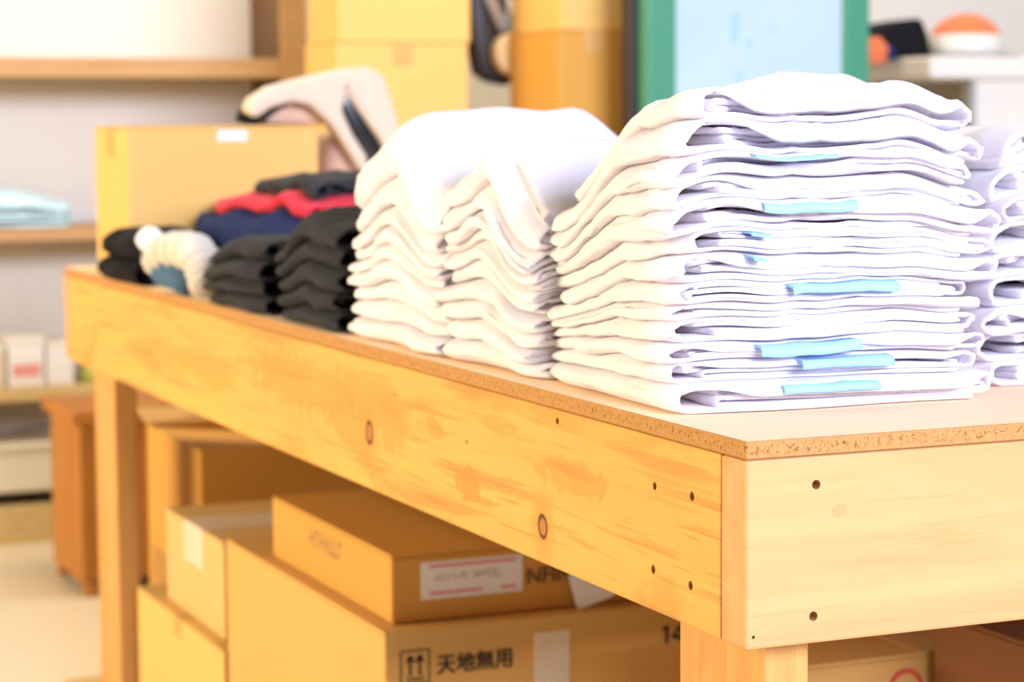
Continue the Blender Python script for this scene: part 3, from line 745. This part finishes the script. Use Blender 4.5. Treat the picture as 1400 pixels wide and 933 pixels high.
v = np.array(v); v[:, 2] = rc[2] + (v[:, 2] - rc[2]) * 1.18
po = link('paper_roll', v, f, M['tan'], hg, smooth=False, bevel=.003); po['label'] = 'round tan paper disc'

# ------------------------------------------------------------------ green framed screen
sc = thing('display_stand', 'floor-standing portrait display with green frame and pale blue screen', 'display', (1.65, 2.95, 0))
xa, xb, xc, xd = 1.385, 1.452, 1.870, 1.936
for bb in ((xa, xb, 2.90, 2.95, .62, 1.66), (xc, xd, 2.90, 2.95, .62, 1.66), (xb, xc, 2.90, 2.95, .62, .70), (xb, xc, 2.90, 2.95, 1.58, 1.66)): box('frame_bar', bb, M['green'], sc, .004)
box('screen_panel', (xb, xc, 2.912, 2.93, .70, 1.58), M['screen'], sc, 0)
rects([(1.60, 1.17, 1.60, 1.235, .018), (1.635, 1.16, 1.635, 1.18, .016), (1.60, 1.10, 1.62, 1.10, .014), (1.69, 1.2, 1.70, 1.2, .02)], 2.9115, 'screen_mark', M['mark'], sc)
box('back_shell', (xa - .018, xd, 2.951, 3.0, .61, 1.67), M['dark'], sc, .006)
for x in (1.45, 1.84): box('stand_leg', (x, x + .04, 2.953, 2.993, .03, .61), M['grey'], sc, .003)
box('stand_base', (1.40, 1.93, 2.80, 3.09, 0, .03), M['grey'], sc, .006)

# ------------------------------------------------------------------ white table with caps, right
wt = thing('white_cabinet', 'off-white cabinet with thick top carrying caps beside the display', 'cabinet', (2.5, 3.2, 0))
box('top_board', (2.165, 3.2, 3.0, 3.5, 1.095, 1.148), M['offwhite'], wt, .01, 3)
box('side_panel', (2.30, 3.18, 3.02, 3.06, .0, 1.095), M['offwhite'], wt, .003)
box('back_panel', (2.18, 3.18, 3.46, 3.49, 0, 1.095), M['offwhite'], wt, .003)
box('support_post', (2.285, 2.2995, 3.01, 3.05, 0, 1.095), M['steel'], wt, .002)
def cap(loc, r, label, crown, brim, mid, face=-1):
    t = thing('baseball_cap', label, 'cap', loc)
    pr = [(r * math.cos(a) + .0004, .005 + r * 1.12 * math.sin(a) ** .8) for a in np.linspace(0, math.pi / 2 - .03, 12)]
    v, f = lathe(pr, loc, 30); n = 30
    ob_ = link('crown', v, f, [M[crown], M[mid]], t, smooth=True)
    ob_.data.polygons.foreach_set('material_index', [1 if p.center.z < r * .55 else 0 for p in ob_.data.polygons])
    V, F = [], []
    for k in range(17):
        a = math.pi + math.pi * k / 16
        for (rr_, dz) in ((r * .98, .006), (r * 1.0 + r * .62 * math.sin(math.pi * k / 16), .001)):
            for th in (0, .003): V.append((loc[0] + rr_ * math.cos(a), loc[1] + rr_ * math.sin(a), loc[2] + dz + th))
        if k:
            o = 4 * (k - 1); F += [(o, o + 4, o + 6, o + 2), (o + 1, o + 3, o + 7, o + 5), (o + 2, o + 6, o + 7, o + 3), (o, o + 1, o + 5, o + 4)]
    link('brim', V, F, M[brim], t, smooth=False)
    v, f = lathe([(.003, 0), (.006, .001), (.005, .004), (.002, .005)], (loc[0], loc[1], loc[2] + r * 1.12 + .004), 10); link('top_button', v, f, M[brim], t)
cap((2.37, 3.16, 1.1485), .092, 'red and white baseball cap on the off-white cabinet', 'orange', 'grey', 'offwhite')
wb = thing('black_bag', 'black bag with an orange patch next to the red cap', 'bag', (2.16, 3.3, 1.1485))
v, f = slab_from_px([(1200, 40), (1225, 30), (1262, 24), (1272, 50), (1276, 100), (1196, 100)], 3.13, .14)
zmin = min(p[2] for p in v); v = [(x, y, max(z, 1.1488)) for x, y, z in v]
puffy('bag_body', v, f, M['black'], wb, .012, 3)
v, f = slab_from_px([(1188, 52), (1204, 50), (1216, 64), (1212, 86), (1190, 88)], 3.105, .022); puffy('orange_patch', v, f, M['orange'], wb, .004, 2)
v, f = slab_from_px([(1214, 66), (1222, 60), (1226, 78), (1214, 84)], 3.105, .02); puffy('blue_patch', v, f, M['navy'], wb, .003, 2)
for o in bpy.data.objects:
    if '_b' in o: del o['_b']
